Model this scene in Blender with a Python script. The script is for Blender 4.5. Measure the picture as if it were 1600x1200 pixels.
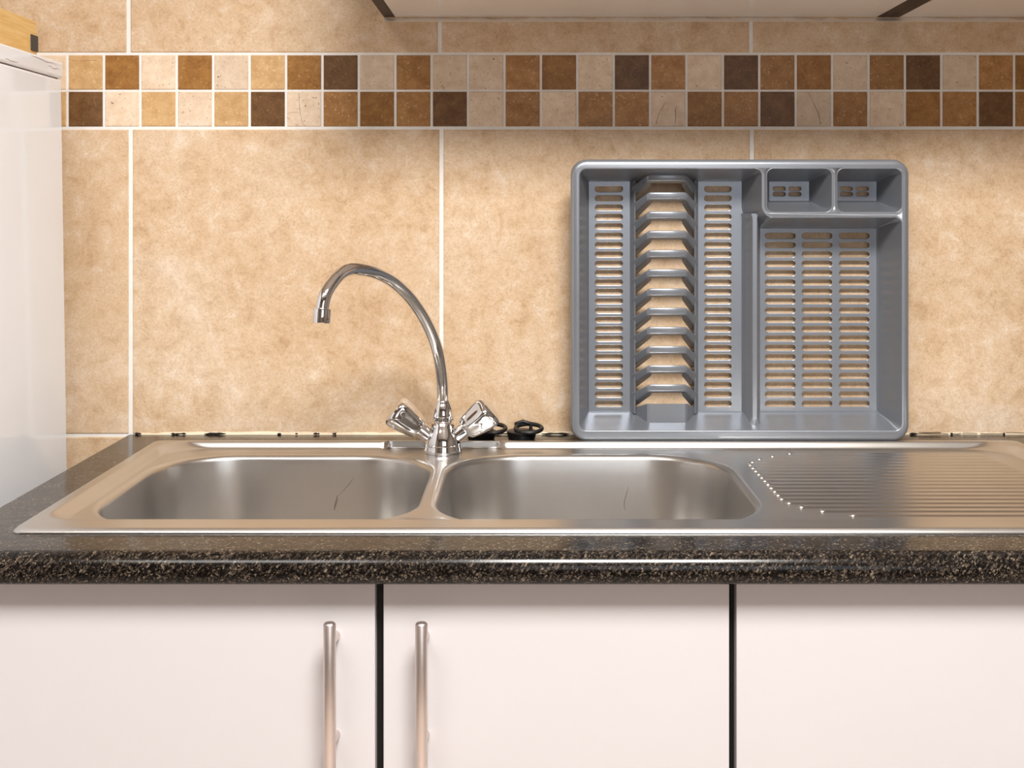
import bpy, bmesh, math, random
from mathutils import Vector, Matrix
from mathutils.geometry import tessellate_polygon, delaunay_2d_cdt

random.seed(7)
scn = bpy.context.scene
for o in list(bpy.data.objects):
    bpy.data.objects.remove(o, do_unlink=True)
COL = scn.collection

# ------------------------------------------------------------------ camera
F = 1890.0            # focal length in pixels of the 1600 px frame
VX, VY = 823.0, 329.0  # principal point (vanishing point of the depth lines)
DW = 1.75             # camera to tile face
CZ = 1.224            # camera height
cam_d = bpy.data.cameras.new('camera')
cam = bpy.data.objects.new('camera', cam_d)
COL.objects.link(cam)
cam.location = (0, -DW, CZ)
cam.rotation_euler = (math.pi / 2, 0, 0)
cam_d.sensor_width = 36.0
cam_d.lens = F / 1600 * 36.0
cam_d.shift_x = -(VX - 800) / 1600
cam_d.shift_y = -(600 - VY) / 1600
cam_d.clip_start = 0.02
scn.camera = cam

# ------------------------------------------------------------------ light
world = bpy.data.worlds.new('world')
scn.world = world
world.use_nodes = True
bg = world.node_tree.nodes['Background']
bg.inputs[0].default_value = (0.75, 0.85, 1.0, 1)
bg.inputs[1].default_value = 0.3


def area(name, loc, rot, sx, sy, energy, col):
    l = bpy.data.lights.new(name, 'AREA')
    l.shape = 'RECTANGLE'
    l.size, l.size_y = sx, sy
    l.energy = energy
    l.color = col
    o = bpy.data.objects.new(name, l)
    COL.objects.link(o)
    o.location = loc
    o.rotation_euler = rot
    return o


LAMPS = [(-0.66, -1.72, 8), (0.22, -1.62, 44)]      # two square ceiling lamps
for lx_, ly_, le_ in LAMPS:
    area('ceiling_light', (lx_, ly_, 2.36), (0, 0, 0), 0.6, 0.6, le_ * 0.95, (1.0, 0.975, 0.945))
# soft cool fill light added behind the camera, in front of an unseen window
area('front_fill', (0.55, -2.93, 1.55), (math.radians(90), 0, 0), 1.1, 1.0, 3.2, (0.93, 0.96, 1.0))

scn.view_settings.view_transform = 'Standard'
scn.view_settings.look = 'None'
scn.view_settings.exposure = 0.8
scn.view_settings.gamma = 1.0
scn.view_settings.use_curve_mapping = False


# ------------------------------------------------------------------ helpers
def PX(px, d):
    return (px - VX) / F * d


def PZ(py, d):
    return CZ - (py - VY) / F * d


def lin(r, g, b):
    def f(c):
        c /= 255.0
        return c / 12.92 if c <= 0.04045 else ((c + 0.055) / 1.055) ** 2.4
    return (f(r), f(g), f(b), 1.0)


def mesh_from(verts, faces, name='m'):
    me = bpy.data.meshes.new(name)
    me.from_pydata([tuple(v) for v in verts], [], faces)
    me.update()
    return me


def link(name, me, mat=None, parent=None, smooth=None):
    if mat is not None and me is not None and not me.materials:
        me.materials.append(mat)
    o = bpy.data.objects.new(name, me)
    COL.objects.link(o)
    if parent is not None:
        o.parent = parent
    if smooth is not None and me is not None:
        for p in me.polygons:
            p.use_smooth = True
        if smooth < 179:
            me.set_sharp_from_angle(angle=math.radians(smooth))
    return o


def tag(o, label=None, cat=None, group=None, kind=None):
    if label: o['label'] = label
    if cat: o['category'] = cat
    if group: o['group'] = group
    if kind: o['kind'] = kind
    return o


def thing(name, loc, label, cat, group=None):
    o = bpy.data.objects.new(name, None)
    o.empty_display_size = 0.05
    COL.objects.link(o)
    o.location = loc
    return tag(o, label, cat, group)


class MB:
    """collects shapes into one mesh, in the coordinates of origin"""
    def __init__(self, origin=(0, 0, 0)):
        self.v, self.f, self.o = [], [], Vector(origin)

    def add(self, verts, faces):
        n = len(self.v)
        self.v += [Vector(v) - self.o for v in verts]
        self.f += [tuple(i + n for i in f) for f in faces]

    def box(self, x0, x1, y0, y1, z0, z1, bev=0.0):
        bm = bmesh.new()
        bmesh.ops.create_cube(bm, size=1.0)
        for v in bm.verts:
            v.co = Vector(((x0 + x1) / 2 + v.co.x * (x1 - x0), (y0 + y1) / 2 + v.co.y * (y1 - y0), (z0 + z1) / 2 + v.co.z * (z1 - z0)))
        if bev > 0:
            bmesh.ops.bevel(bm, geom=bm.edges[:], offset=bev, segments=2, affect='EDGES', profile=0.5)
        bm.verts.index_update()
        self.add([v.co.copy() for v in bm.verts], [[v.index for v in f.verts] for f in bm.faces])
        bm.free()

    def loft(self, rings, closed=True, cap0=False, cap1=False):
        n = len(rings[0])
        vs = [p for r in rings for p in r]
        fs = []
        for i in range(len(rings) - 1):
            for j in range(n if closed else n - 1):
                k = (j + 1) % n
                fs.append((i * n + j, i * n + k, (i + 1) * n + k, (i + 1) * n + j))
        if cap0: fs.append(tuple(reversed(range(n))))
        if cap1: fs.append(tuple((len(rings) - 1) * n + j for j in range(n)))
        self.add(vs, fs)

    def tube(self, pts, radii, n=20, cap=True):
        pts = [Vector(p) for p in pts]
        if not isinstance(radii, (list, tuple)): radii = [radii] * len(pts)
        rings, prev = [], None
        for i, p in enumerate(pts):
            t = (pts[min(i + 1, len(pts) - 1)] - pts[max(i - 1, 0)]).normalized()
            if prev is None:
                a = Vector((0, 0, 1)) if abs(t.z) < 0.9 else Vector((1, 0, 0))
                u = t.cross(a).normalized()
            else:
                u = (prev - t * prev.dot(t)).normalized()
            prev = u
            w = t.cross(u)
            rings.append([p + (u * math.cos(2 * math.pi * k / n) + w * math.sin(2 * math.pi * k / n)) * radii[i] for k in range(n)])
        self.loft(rings, True, cap, cap)

    def lathe(self, origin, axis, prof, n=32, lobe=None):
        """prof: list of (radius, distance along axis); lobe(theta, i) scales the radius"""
        o, t = Vector(origin), Vector(axis).normalized()
        a = Vector((0, 0, 1)) if abs(t.z) < 0.9 else Vector((0, -1, 0))
        u = t.cross(a).normalized()
        w = t.cross(u)
        rings = []
        for i, (r, h) in enumerate(prof):
            rr = []
            for k in range(n):
                th = 2 * math.pi * k / n
                s = lobe(th, i) if lobe else 1.0
                rr.append(o + t * h + (u * math.cos(th) + w * math.sin(th)) * (r * s))
            rings.append(rr)
        self.loft(rings, True, True, True)

    def build(self, name, mat, parent=None, smooth=None, merge=0.0, recalc=True):
        me = mesh_from(self.v, self.f, name)
        bm = bmesh.new()
        bm.from_mesh(me)
        if merge > 0: bmesh.ops.remove_doubles(bm, verts=bm.verts[:], dist=merge)
        if recalc: bmesh.ops.recalc_face_normals(bm, faces=bm.faces[:])
        bm.to_mesh(me)
        bm.free()
        return link(name, me, mat, parent, smooth)


# ------------------------------------------------------------------ materials
def new_mat(name):
    m = bpy.data.materials.new(name)
    m.use_nodes = True
    nt = m.node_tree
    return m, nt, nt.nodes['Principled BSDF']


def N(nt, typ, **kw):
    n = nt.nodes.new(typ)
    for k, v in kw.items():
        if k in n.inputs: n.inputs[k].default_value = v
        else: setattr(n, k, v)
    return n


def ramp(nt, stops, interp='LINEAR'):
    r = nt.nodes.new('ShaderNodeValToRGB')
    r.color_ramp.interpolation = interp
    els = r.color_ramp.elements
    while len(els) > 1: els.remove(els[-1])
    els[0].position, els[0].color = stops[0]
    for p, c in stops[1:]:
        e = els.new(p)
        e.color = c
    return r


def mixc(nt, fac, a, b, blend='MIX'):
    m = nt.nodes.new('ShaderNodeMix')
    m.data_type = 'RGBA'
    m.blend_type = blend
    for sock, val in ((m.inputs[0], fac), (m.inputs[6], a), (m.inputs[7], b)):
        if hasattr(val, 'is_linked') or hasattr(val, 'links'): nt.links.new(val, sock)
        else: sock.default_value = val
    return m.outputs[2]


def pos_vec(nt, per_object=True, scale=(1, 1, 1)):
    """world position, shifted at random for each piece"""
    g = nt.nodes.new('ShaderNodeNewGeometry')
    out = g.outputs['Position']
    if per_object:
        oi = nt.nodes.new('ShaderNodeObjectInfo')
        m = N(nt, 'ShaderNodeVectorMath', operation='MULTIPLY')
        nt.links.new(oi.outputs['Random'], m.inputs[0])
        m.inputs[1].default_value = (17.3, 9.1, 23.7)
        a = N(nt, 'ShaderNodeVectorMath', operation='ADD')
        nt.links.new(out, a.inputs[0])
        nt.links.new(m.outputs[0], a.inputs[1])
        out = a.outputs[0]
    if scale != (1, 1, 1):
        s = N(nt, 'ShaderNodeVectorMath', operation='MULTIPLY')
        nt.links.new(out, s.inputs[0])
        s.inputs[1].default_value = scale
        out = s.outputs[0]
    return out


def noise(nt, vec, scale, detail=4, rough=0.6, distortion=0.0):
    n = N(nt, 'ShaderNodeTexNoise', Scale=scale, Detail=detail, Roughness=rough, Distortion=distortion)
    nt.links.new(vec, n.inputs['Vector'])
    return n.outputs['Fac']


def bump(nt, bsdf, fac, strength, dist=0.001):
    b = N(nt, 'ShaderNodeBump', Strength=strength, Distance=dist)
    nt.links.new(fac, b.inputs['Height'])
    nt.links.new(b.outputs[0], bsdf.inputs['Normal'])


def simple(name, col, rough=0.5, metal=0.0, coat=0.0, vary=0.04, vscale=30.0, bumpy=0.0, bscale=400):
    m, nt, b = new_mat(name)
    v = pos_vec(nt, True)
    f = noise(nt, v, vscale, 3)
    c = Vector(col[:3])
    lo = tuple(c * (1 - vary)) + (1,)
    hi = tuple(min(1, x) for x in c * (1 + vary)) + (1,)
    r = ramp(nt, [(0.3, lo), (0.7, hi)])
    nt.links.new(f, r.inputs[0])
    nt.links.new(r.outputs[0], b.inputs['Base Color'])
    b.inputs['Roughness'].default_value = rough
    b.inputs['Metallic'].default_value = metal
    b.inputs['Coat Weight'].default_value = coat
    if bumpy: bump(nt, b, noise(nt, v, bscale, 2), bumpy)
    return m


def tile_material():
    m, nt, b = new_mat('travertine_tile')
    v = pos_vec(nt)
    big = noise(nt, v, 5.5, 6, 0.62, 0.6)
    r1 = ramp(nt, [(0.30, lin(195, 162, 130)), (0.46, lin(210, 180, 147)), (0.58, lin(218, 193, 165)), (0.70, lin(230, 214, 196))])
    nt.links.new(big, r1.inputs[0])
    mid = noise(nt, v, 38, 8, 0.75, 0.3)
    r2 = ramp(nt, [(0.36, lin(180, 144, 106)), (0.47, lin(207, 177, 141)), (0.57, lin(218, 193, 164)), (0.66, lin(232, 218, 200))])
    nt.links.new(mid, r2.inputs[0])
    c = mixc(nt, 0.5, r1.outputs[0], r2.outputs[0])
    fine = noise(nt, v, 210, 4, 0.7)
    r3 = ramp(nt, [(0.27, (0.62, 0.5, 0.38, 1)), (0.4, (1, 1, 1, 1))])
    nt.links.new(fine, r3.inputs[0])
    gate = noise(nt, v, 9, 3, 0.5)
    rg = ramp(nt, [(0.5, (0, 0, 0, 1)), (0.66, (1, 1, 1, 1))])
    nt.links.new(gate, rg.inputs[0])
    c2 = mixc(nt, 1.0, c, r3.outputs[0], 'MULTIPLY')
    c = mixc(nt, rg.outputs[0], c, c2)
    grain = noise(nt, v, 320, 6, 0.85)
    rgn = ramp(nt, [(0.34, (0.80, 0.74, 0.68, 1)), (0.5, (1, 1, 1, 1)), (0.66, (1.08, 1.09, 1.10, 1))])
    nt.links.new(grain, rgn.inputs[0])
    c = mixc(nt, 1.0, c, rgn.outputs[0], 'MULTIPLY')
    nt.links.new(c, b.inputs['Base Color'])
    b.inputs['Roughness'].default_value = 0.42
    b.inputs['Specular IOR Level'].default_value = 0.35
    bump(nt, b, fine, 0.12, 0.0008)
    return m


def mosaic_material(name, c0, c1, speck, pits):
    m, nt, b = new_mat(name)
    v = pos_vec(nt)
    n1 = noise(nt, v, 60, 6, 0.7)
    r1 = ramp(nt, [(0.36, c0), (0.64, c1)])
    nt.links.new(n1, r1.inputs[0])
    oi = nt.nodes.new('ShaderNodeObjectInfo')
    hsv = nt.nodes.new('ShaderNodeHueSaturation')
    mr = N(nt, 'ShaderNodeMapRange')
    mr.inputs['To Min'].default_value = 0.88
    mr.inputs['To Max'].default_value = 1.1
    nt.links.new(oi.outputs['Random'], mr.inputs['Value'])
    nt.links.new(mr.outputs[0], hsv.inputs['Value'])
    nt.links.new(r1.outputs[0], hsv.inputs['Color'])
    n2 = noise(nt, v, 330, 2, 0.5, 0.8)
    if pits:
        r2 = ramp(nt, [(0.27, speck), (0.33, (1, 1, 1, 1))])
        nt.links.new(n2, r2.inputs[0])
        c = mixc(nt, 1.0, hsv.outputs[0], r2.outputs[0], 'MULTIPLY')
    else:
        r2 = ramp(nt, [(0.60, (0, 0, 0, 1)), (0.72, (0.6, 0.6, 0.6, 1))])
        nt.links.new(n2, r2.inputs[0])
        c = mixc(nt, r2.outputs[0], hsv.outputs[0], speck)
    nt.links.new(c, b.inputs['Base Color'])
    b.inputs['Roughness'].default_value = 0.38
    b.inputs['Specular IOR Level'].default_value = 0.3
    bump(nt, b, n2, 0.15, 0.0006)
    return m


def granite_material():
    m, nt, b = new_mat('speckled_granite_laminate')
    v = pos_vec(nt, False)
    vo = N(nt, 'ShaderNodeTexVoronoi', Scale=620.0)
    vo.feature = 'F1'
    nz = noise(nt, v, 130, 3, 0.6)
    add = N(nt, 'ShaderNodeVectorMath', operation='MULTIPLY_ADD')
    nt.links.new(nz, add.inputs[0])
    add.inputs[1].default_value = (0.012, 0.012, 0.012)
    nt.links.new(v, add.inputs[2])
    nt.links.new(add.outputs[0], vo.inputs['Vector'])
    sep = nt.nodes.new('ShaderNodeSeparateColor')
    nt.links.new(vo.outputs['Color'], sep.inputs[0])
    r = ramp(nt, [(0.0, lin(14, 12, 11)), (0.40, lin(29, 25, 23)), (0.58, lin(50, 43, 38)), (0.74, lin(72, 63, 55)),
                  (0.88, lin(100, 88, 74)), (0.965, lin(128, 115, 98))], 'CONSTANT')
    nt.links.new(sep.outputs[0], r.inputs[0])
    patch = noise(nt, v, 55, 4, 0.7)
    rp = ramp(nt, [(0.35, (0.35, 0.33, 0.32, 1)), (0.62, (1.0, 1.0, 1.0, 1))])
    nt.links.new(patch, rp.inputs[0])
    c = mixc(nt, 1.0, r.outputs[0], rp.outputs[0], 'MULTIPLY')
    nt.links.new(c, b.inputs['Base Color'])
    b.inputs['Roughness'].default_value = 0.15
    b.inputs['Specular IOR Level'].default_value = 0.28
    bump(nt, b, sep.outputs[0], 0.05, 0.0003)
    return m


def steel_material(name='brushed_stainless_steel', rough=0.30, col=(0.60, 0.58, 0.555, 1)):
    m, nt, b = new_mat(name)
    v = pos_vec(nt, False, (1.5, 40, 40))
    f = noise(nt, v, 12, 3, 0.5)
    rr = ramp(nt, [(0.3, (rough * 0.96,) * 3 + (1,)), (0.7, (rough * 1.04,) * 3 + (1,))])
    nt.links.new(f, rr.inputs[0])
    nt.links.new(rr.outputs[0], b.inputs['Roughness'])
    v2 = pos_vec(nt, False)
    n2 = noise(nt, v2, 9, 5, 0.65)
    rc = ramp(nt, [(0.3, tuple(x * 0.94 for x in col[:3]) + (1,)), (0.7, col)])
    nt.links.new(n2, rc.inputs[0])
    nt.links.new(rc.outputs[0], b.inputs['Base Color'])
    b.inputs['Metallic'].default_value = 1.0
    return m


def wood_material():
    m, nt, b = new_mat('pale_pine_wood')
    v = pos_vec(nt, True, (30, 2.0, 30))
    f = noise(nt, v, 4, 5, 0.6, 1.0)
    r = ramp(nt, [(0.35, lin(226, 178, 104)), (0.55, lin(240, 200, 130)), (0.7, lin(246, 212, 150))])
    nt.links.new(f, r.inputs[0])
    nt.links.new(r.outputs[0], b.inputs['Base Color'])
    b.inputs['Roughness'].default_value = 0.5
    return m


M = {}
M['tile'] = tile_material()
M['grout'] = simple('white_grout', lin(235, 231, 226), 0.85, vary=0.05, vscale=60, bumpy=0.2, bscale=500)
M['mL'] = mosaic_material('mosaic_light', lin(212, 186, 158), lin(229, 208, 184), lin(120, 95, 75), True)
M['mT'] = mosaic_material('mosaic_tan', lin(194, 152, 102), lin(214, 176, 126), lin(236, 210, 170), False)
M['mM'] = mosaic_material('mosaic_mid_brown', lin(148, 102, 54), lin(176, 130, 78), lin(222, 190, 146), False)
M['mB'] = mosaic_material('mosaic_brown', lin(132, 88, 40), lin(160, 114, 60), lin(200, 160, 110), False)
M['mD'] = mosaic_material('mosaic_dark', lin(94, 63, 34), lin(118, 84, 50), lin(150, 116, 84), False)
M['crack'] = simple('crack_brown', lin(74, 50, 34), 0.8)
M['granite'] = granite_material()
M['steel'] = steel_material()
M['satin'] = steel_material('satin_nickel', 0.4, (0.76, 0.68, 0.64, 1))
M['chrome'] = simple('polished_chrome', (0.80, 0.79, 0.79, 1), 0.05, 1.0, vary=0.01)
M['door'] = simple('white_cabinet_door', lin(206, 202, 203), 0.38, vary=0.008, vscale=6)
M['panel'] = simple('off_white_panel', lin(240, 232, 224), 0.14, vary=0.012, vscale=8)
M['wenge'] = simple('dark_wenge_edge', lin(58, 42, 34), 0.5, vary=0.15, vscale=60)
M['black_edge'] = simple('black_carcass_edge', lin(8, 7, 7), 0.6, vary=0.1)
M['fridge'] = simple('white_enamel', lin(246, 249, 254), 0.09, vary=0.008, vscale=5)
M['scuff'] = simple('scuff_brown', lin(178, 150, 134), 0.7, vary=0.15, vscale=200)
M['wood'] = wood_material()
M['black'] = simple('black_rubber', lin(22, 22, 23), 0.38, vary=0.1, vscale=80)
M['darkmetal'] = simple('dark_metal_clip', lin(48, 46, 48), 0.45, vary=0.1)
M['plastic'] = simple('silver_grey_plastic', lin(141, 145, 152), 0.30, 0.5, vary=0.02, vscale=25, bumpy=0.02, bscale=900)
M['caulk'] = simple('cream_caulk', lin(226, 210, 184), 0.6, vary=0.08, vscale=50)
M['caulk_white'] = simple('white_caulk', lin(232, 220, 206), 0.6, vary=0.05, vscale=50)
M['mould'] = simple('black_mould', lin(30, 24, 20), 0.9, vary=0.2, vscale=100)
M['smudge'] = simple('brown_smudge', lin(92, 76, 64), 0.7, vary=0.1)
M['paint'] = simple('warm_white_paint', lin(232, 224, 214), 0.7, vary=0.01)
M['dim'] = simple('dark_taupe_paint', lin(92, 80, 70), 0.7, vary=0.02)
M['taupe'] = simple('taupe_paint', lin(112, 101, 92), 0.7, vary=0.02)
M['floor'] = simple('beige_floor_tile', lin(214, 198, 186), 0.35, vary=0.06, vscale=4)
M['frame'] = simple('white_window_frame', lin(232, 232, 230), 0.4, vary=0.01)

# ------------------------------------------------------------------ room
XL, XR, YB, ZC = -1.55, 1.75, -3.0, 2.42


def struct(name, mb, mat, label, cat=None):
    o = mb.build(name, mat)
    o['kind'] = 'structure'
    o['label'] = label
    o['category'] = cat or 'wall'
    return o


b = MB(); b.box(XL - .1, XR + .1, YB - .1, .1, -.1, 0)
struct('floor', b, M['floor'], 'beige floor of the kitchen', 'floor')
b = MB(); b.box(XL - .1, XR + .1, YB - .1, .1, ZC, ZC + .1)
struct('ceiling', b, M['paint'], 'plain white kitchen ceiling', 'ceiling')
b = MB(); b.box(XL - .1, XL, YB, 0, 0, ZC)
struct('wall_left', b, M['taupe'], 'plain taupe wall beyond the fridge')
b = MB(); b.box(XR, XR + .1, YB, 0, 0, ZC)
struct('wall_right', b, M['taupe'], 'plain taupe wall right of the worktop')
b = MB()      # wall behind the camera, with a window opening
wx0, wx1, wz0, wz1 = -0.02, 1.12, 1.03, 2.07
b.box(XL, wx0, YB - .1, YB, 0, ZC); b.box(wx1, XR, YB - .1, YB, 0, ZC)
b.box(wx0, wx1, YB - .1, YB, 0, wz0); b.box(wx0, wx1, YB - .1, YB, wz1, ZC)
struct('wall_front', b, M['dim'], 'plain taupe wall behind the camera')
b = MB()
for a in ((wx0, wx0 + .04, wz0, wz1), (wx1 - .04, wx1, wz0, wz1), (wx0 + .04, wx1 - .04, wz0, wz0 + .04), (wx0 + .04, wx1 - .04, wz1 - .04, wz1)):
    b.box(a[0], a[1], YB - .08, YB - .02, a[2], a[3])
struct('window_1', b, M['frame'], 'unseen white framed window added behind the camera around the fill light', 'window')

# tiled back wall: grout bed + tiles
GY = 0.0014
b = MB(); b.box(XL, XR, GY, .1, 0, ZC)
wall = struct('wall_back', b, M['grout'], 'beige tiled kitchen wall with a brown mosaic border band')


def tile_mesh(w, h, bev=0.0016, t=0.006, jit=0.0):
    """front at y = 0, centred in x and z; 4 chamfers, 4 sides"""
    def ring(ins, y):
        return [(-w / 2 + ins, y, -h / 2 + ins), (w / 2 - ins, y, -h / 2 + ins), (w / 2 - ins, y, h / 2 - ins), (-w / 2 + ins, y, h / 2 - ins)]
    vs = ring(bev, 0) + ring(bev * .3, bev * .35) + ring(0, bev) + ring(0, t)
    fs = [(0, 1, 2, 3)]
    for k in range(3):
        for j in range(4):
            fs.append((k * 4 + j, (k + 1) * 4 + j, (k + 1) * 4 + (j + 1) % 4, k * 4 + (j + 1) % 4))
    me = mesh_from(vs, fs, 'tile')
    bm = bmesh.new(); bm.from_mesh(me); bmesh.ops.recalc_face_normals(bm, faces=bm.faces[:]); bm.to_mesh(me); bm.free()
    return me


S = F / DW
def wx(px): return PX(px, DW)
def wz(py): return PZ(py, DW)

gz_top, gz_mid, gz_bot, gz_low = wz(84.2), wz(141.6), wz(199.8), wz(680.5)
xg_low = [204 + 485.5 * k for k in range(-3, 5)]
xg_up = [200.5 + 486.5 * k for k in range(-3, 5)]
tile_cache = {}


def put_tile(x0, x1, z0, z1, name='tile', mat='tile'):
    key = (round(x1 - x0, 4), round(z1 - z0, 4), mat)
    if key not in tile_cache:
        tile_cache[key] = tile_mesh(x1 - x0, z1 - z0, 0.0018 if name == 'tile' else 0.0012)
        tile_cache[key].materials.append(M[mat])
    o = link(name, tile_cache[key], None, wall)
    o.location = ((x0 + x1) / 2, random.uniform(-.0003, .0002), (z0 + z1) / 2)
    return o


gw = 0.0056
for grid, zs in ((xg_low, [(gz_low + .0022, gz_bot - .0024), (gz_low - .447, gz_low - .0022), (gz_low - .447 - .451, gz_low - .447 - .005)]),
                 (xg_up, [(gz_top + .0020, gz_top + .446), (gz_top + .4515, ZC - .002)])):
    for za, zb in zs:
        for k in range(len(grid) - 1):
            x0, x1 = wx(grid[k]) + gw / 2, wx(grid[k + 1]) - gw / 2
            x0, x1 = max(x0, XL + .001), min(x1, XR - .001)
            if x1 - x0 > .02: put_tile(x0, x1, za, zb)

# mosaic band: (top, bottom) kind per column, first column at px 48
cols = ['LT', 'TD', 'BL', 'LT', 'BL', 'LT', 'TD', 'BL', 'DM', 'LB', 'MM', 'LD', 'LL', 'MM', 'BL', 'LM', 'DM', 'ML', 'LB', 'DM', 'MD',
        'BL', 'LM', 'ML', 'DB', 'LM', 'MD', 'BM', 'LT', 'TD', 'ML', 'LB', 'BL', 'DM']
mt = 0.0493
mosaics = {}
for k in range(-9, 34):
    cc = cols[k] if k >= 0 else cols[(k * 5 + 3) % 27]
    px = 48.2 + 56.92 * k + 28.46
    for row, ch in enumerate(cc):
        z0, z1 = (gz_mid + .0016, gz_top - .0019) if row == 0 else (gz_bot + .0022, gz_mid - .0016)
        xc = wx(px)
        mosaics[(k, row)] = put_tile(xc - .0491 / 2, xc + .0491 / 2, z0, z1, 'mosaic_tile', 'm' + ch)


def crack(tile, pts, w=0.0006):
    """thin dark crack on a mosaic tile; pts in px of the photograph"""
    loc = tile.location
    P = [Vector((wx(p[0]) - loc.x, 0, wz(p[1]) - loc.z)) for p in pts]
    mb = MB()
    rings = []
    for i, p in enumerate(P):
        t = (P[min(i + 1, len(P) - 1)] - P[max(i - 1, 0)]).normalized()
        n = Vector((-t.z, 0, t.x)) * w * random.uniform(.5, 1.3)
        rings.append([p + n + Vector((0, .0002, 0)), p + Vector((0, -.0002, 0)), p - n + Vector((0, .0002, 0))])
    mb.loft(rings, True, True, True)
    mb.build('crack', M['crack'], tile)


crack(mosaics[(7, 1)], [(467, 146), (467.5, 160), (468.5, 170), (469.5, 180), (472, 190), (474, 196)])
crack(mosaics[(7, 1)], [(451, 177), (458, 175.5), (467.5, 176)], .0004)
crack(mosaics[(17, 1)], [(1040, 160), (1034, 170), (1029, 180), (1025, 194)], .0009)
crack(mosaics[(17, 1)], [(1057, 166), (1055, 174), (1056, 182), (1055, 193)], .0007)
crack(mosaics[(17, 1)], [(1033, 150), (1036, 152)], .0009)
crack(mosaics[(21, 1)], [(1263, 145), (1268, 154), (1273, 165), (1279, 178), (1282, 195)], .0005)
crack(mosaics[(1, 0)], [(113, 94.5), (125, 95.3), (140, 94.6), (151, 94.6)], .0004)

# ------------------------------------------------------------------ ceiling lamp
for (lx_, ly_, le_), lab in zip(LAMPS, ('square white ceiling lamp on the left above the kitchen', 'square white ceiling lamp on the right above the kitchen')):
    lamp = thing('ceiling_lamp', (lx_, ly_, ZC), lab, 'lamp', 'ceiling lamps')
    b = MB((lx_, ly_, ZC))
    x0, x1, y0, y1 = lx_ - .32, lx_ + .32, ly_ - .32, ly_ + .32
    b.box(x0, x1, y0, y1, ZC - .05, ZC)
    b.box(x0, x0 + .02, y0, y1, ZC - .062, ZC - .05); b.box(x1 - .02, x1, y0, y1, ZC - .062, ZC - .05)
    b.box(x0 + .02, x1 - .02, y0, y0 + .02, ZC - .062, ZC - .05); b.box(x0 + .02, x1 - .02, y1 - .02, y1, ZC - .062, ZC - .05)
    b.build('housing', M['frame'], lamp)

# ------------------------------------------------------------------ worktop
WT, WB_ = 0.900, 0.8705
WX0, WX1 = -0.5745, 0.94
YF = -0.611
cx0, cx1, cy0, cy1 = -.507, .672, -.528, -.0715      # cut-out under the sink
b = MB()
prof = [(cy0, WT)]
r = .017
for k in range(9):
    a = math.pi / 2 * k / 8
    prof.append((YF + r - r * math.sin(a), WT - r + r * math.cos(a)))
r2 = .006
for k in range(5):
    a = math.pi / 2 * k / 4
    prof.append((YF + r2 - r2 * math.cos(a), WB_ + r2 - r2 * math.sin(a)))
prof.append((cy0, WB_))
b.loft([[(x, p[0], p[1]) for p in prof] for x in (WX0, WX1)], True, True, True)
b.box(WX0, cx0, cy0, cy1, WB_, WT); b.box(cx1, WX1, cy0, cy1, WB_, WT)
b.box(WX0, WX1, cy1, -.0006, WB_, WT)
worktop = b.build('worktop', M['granite'], None, 40)
tag(worktop, 'dark speckled granite-look worktop with a rounded front edge around the sink', 'worktop')

# caulk between worktop and wall, with dark mould gaps
def bead(name, x0, x1, yf, z0, z1, mat, label, seed, wob=.0016, gaps=()):
    rnd = random.Random(seed)
    rings = []
    n = int((x1 - x0) / .006)
    h = (z1 - z0)
    w1 = w2 = 0
    for i in range(n + 1):
        x = x0 + (x1 - x0) * i / n
        w1 = w1 * .8 + rnd.uniform(-1, 1) * wob * .5
        w2 = w2 * .8 + rnd.uniform(-1, 1) * wob * .3
        rings.append([(x, -.0002, z0), (x, -yf + w2, z0), (x, -yf * .55 + w2, z0 + h * .6 + w1 * .5), (x, -.0002, z1 + w1)])
    m = MB(); m.loft(rings, True, True, True)
    o = m.build(name, mat, None, 60)
    return tag(o, label, 'caulk', None, 'structure')


tr = bead('trim_1', -.560, .94, .004, WT + .0002, WT + .0030, M['caulk'], 'cracked cream caulk line between the tiles and the worktop', 3)
rnd = random.Random(5)
for (p0, p1) in ((212, 222), (268, 292), (320, 354), (434, 440), (462, 466), (490, 500), (520, 526), (748, 800), (846, 890), (1420, 1432), (1484, 1488), (1566, 1569)):
    m = MB(); k = 7
    m.tube([(wx(p0 + (p1 - p0) * q / k), -.0030, WT + .0014 + rnd.uniform(-.0003, .0004)) for q in range(k + 1)], [.0005] + [rnd.uniform(.0010, .0019) for q in range(k - 1)] + [.0005], 8)
    m.build('mould_spot', M['mould'], tr)
for (p0, p1, e) in ((1424, 1480, .0022), (1434, 1468, .0034), (1488, 1500, .002), (1502, 1525, .0026), (1530, 1566, .002), (1570, 1600, .0034)):
    m = MB(); m.tube([(wx(p0 + (p1 - p0) * t), -.0046, WT + e + rnd.uniform(-.0005, .0005)) for t in (0, .25, .5, .75, 1)], .00045, 6)
    m.build('mould_crack', M['mould'], tr)
tr2 = bead('trim_2', wx(600), 1.25, .004, 1.5012 - .0042, 1.5030, M['caulk_white'], 'uneven white caulk bead under the wall cabinets', 9, .0022)

# ------------------------------------------------------------------ wall cabinets
ZU = 1.5035


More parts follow.
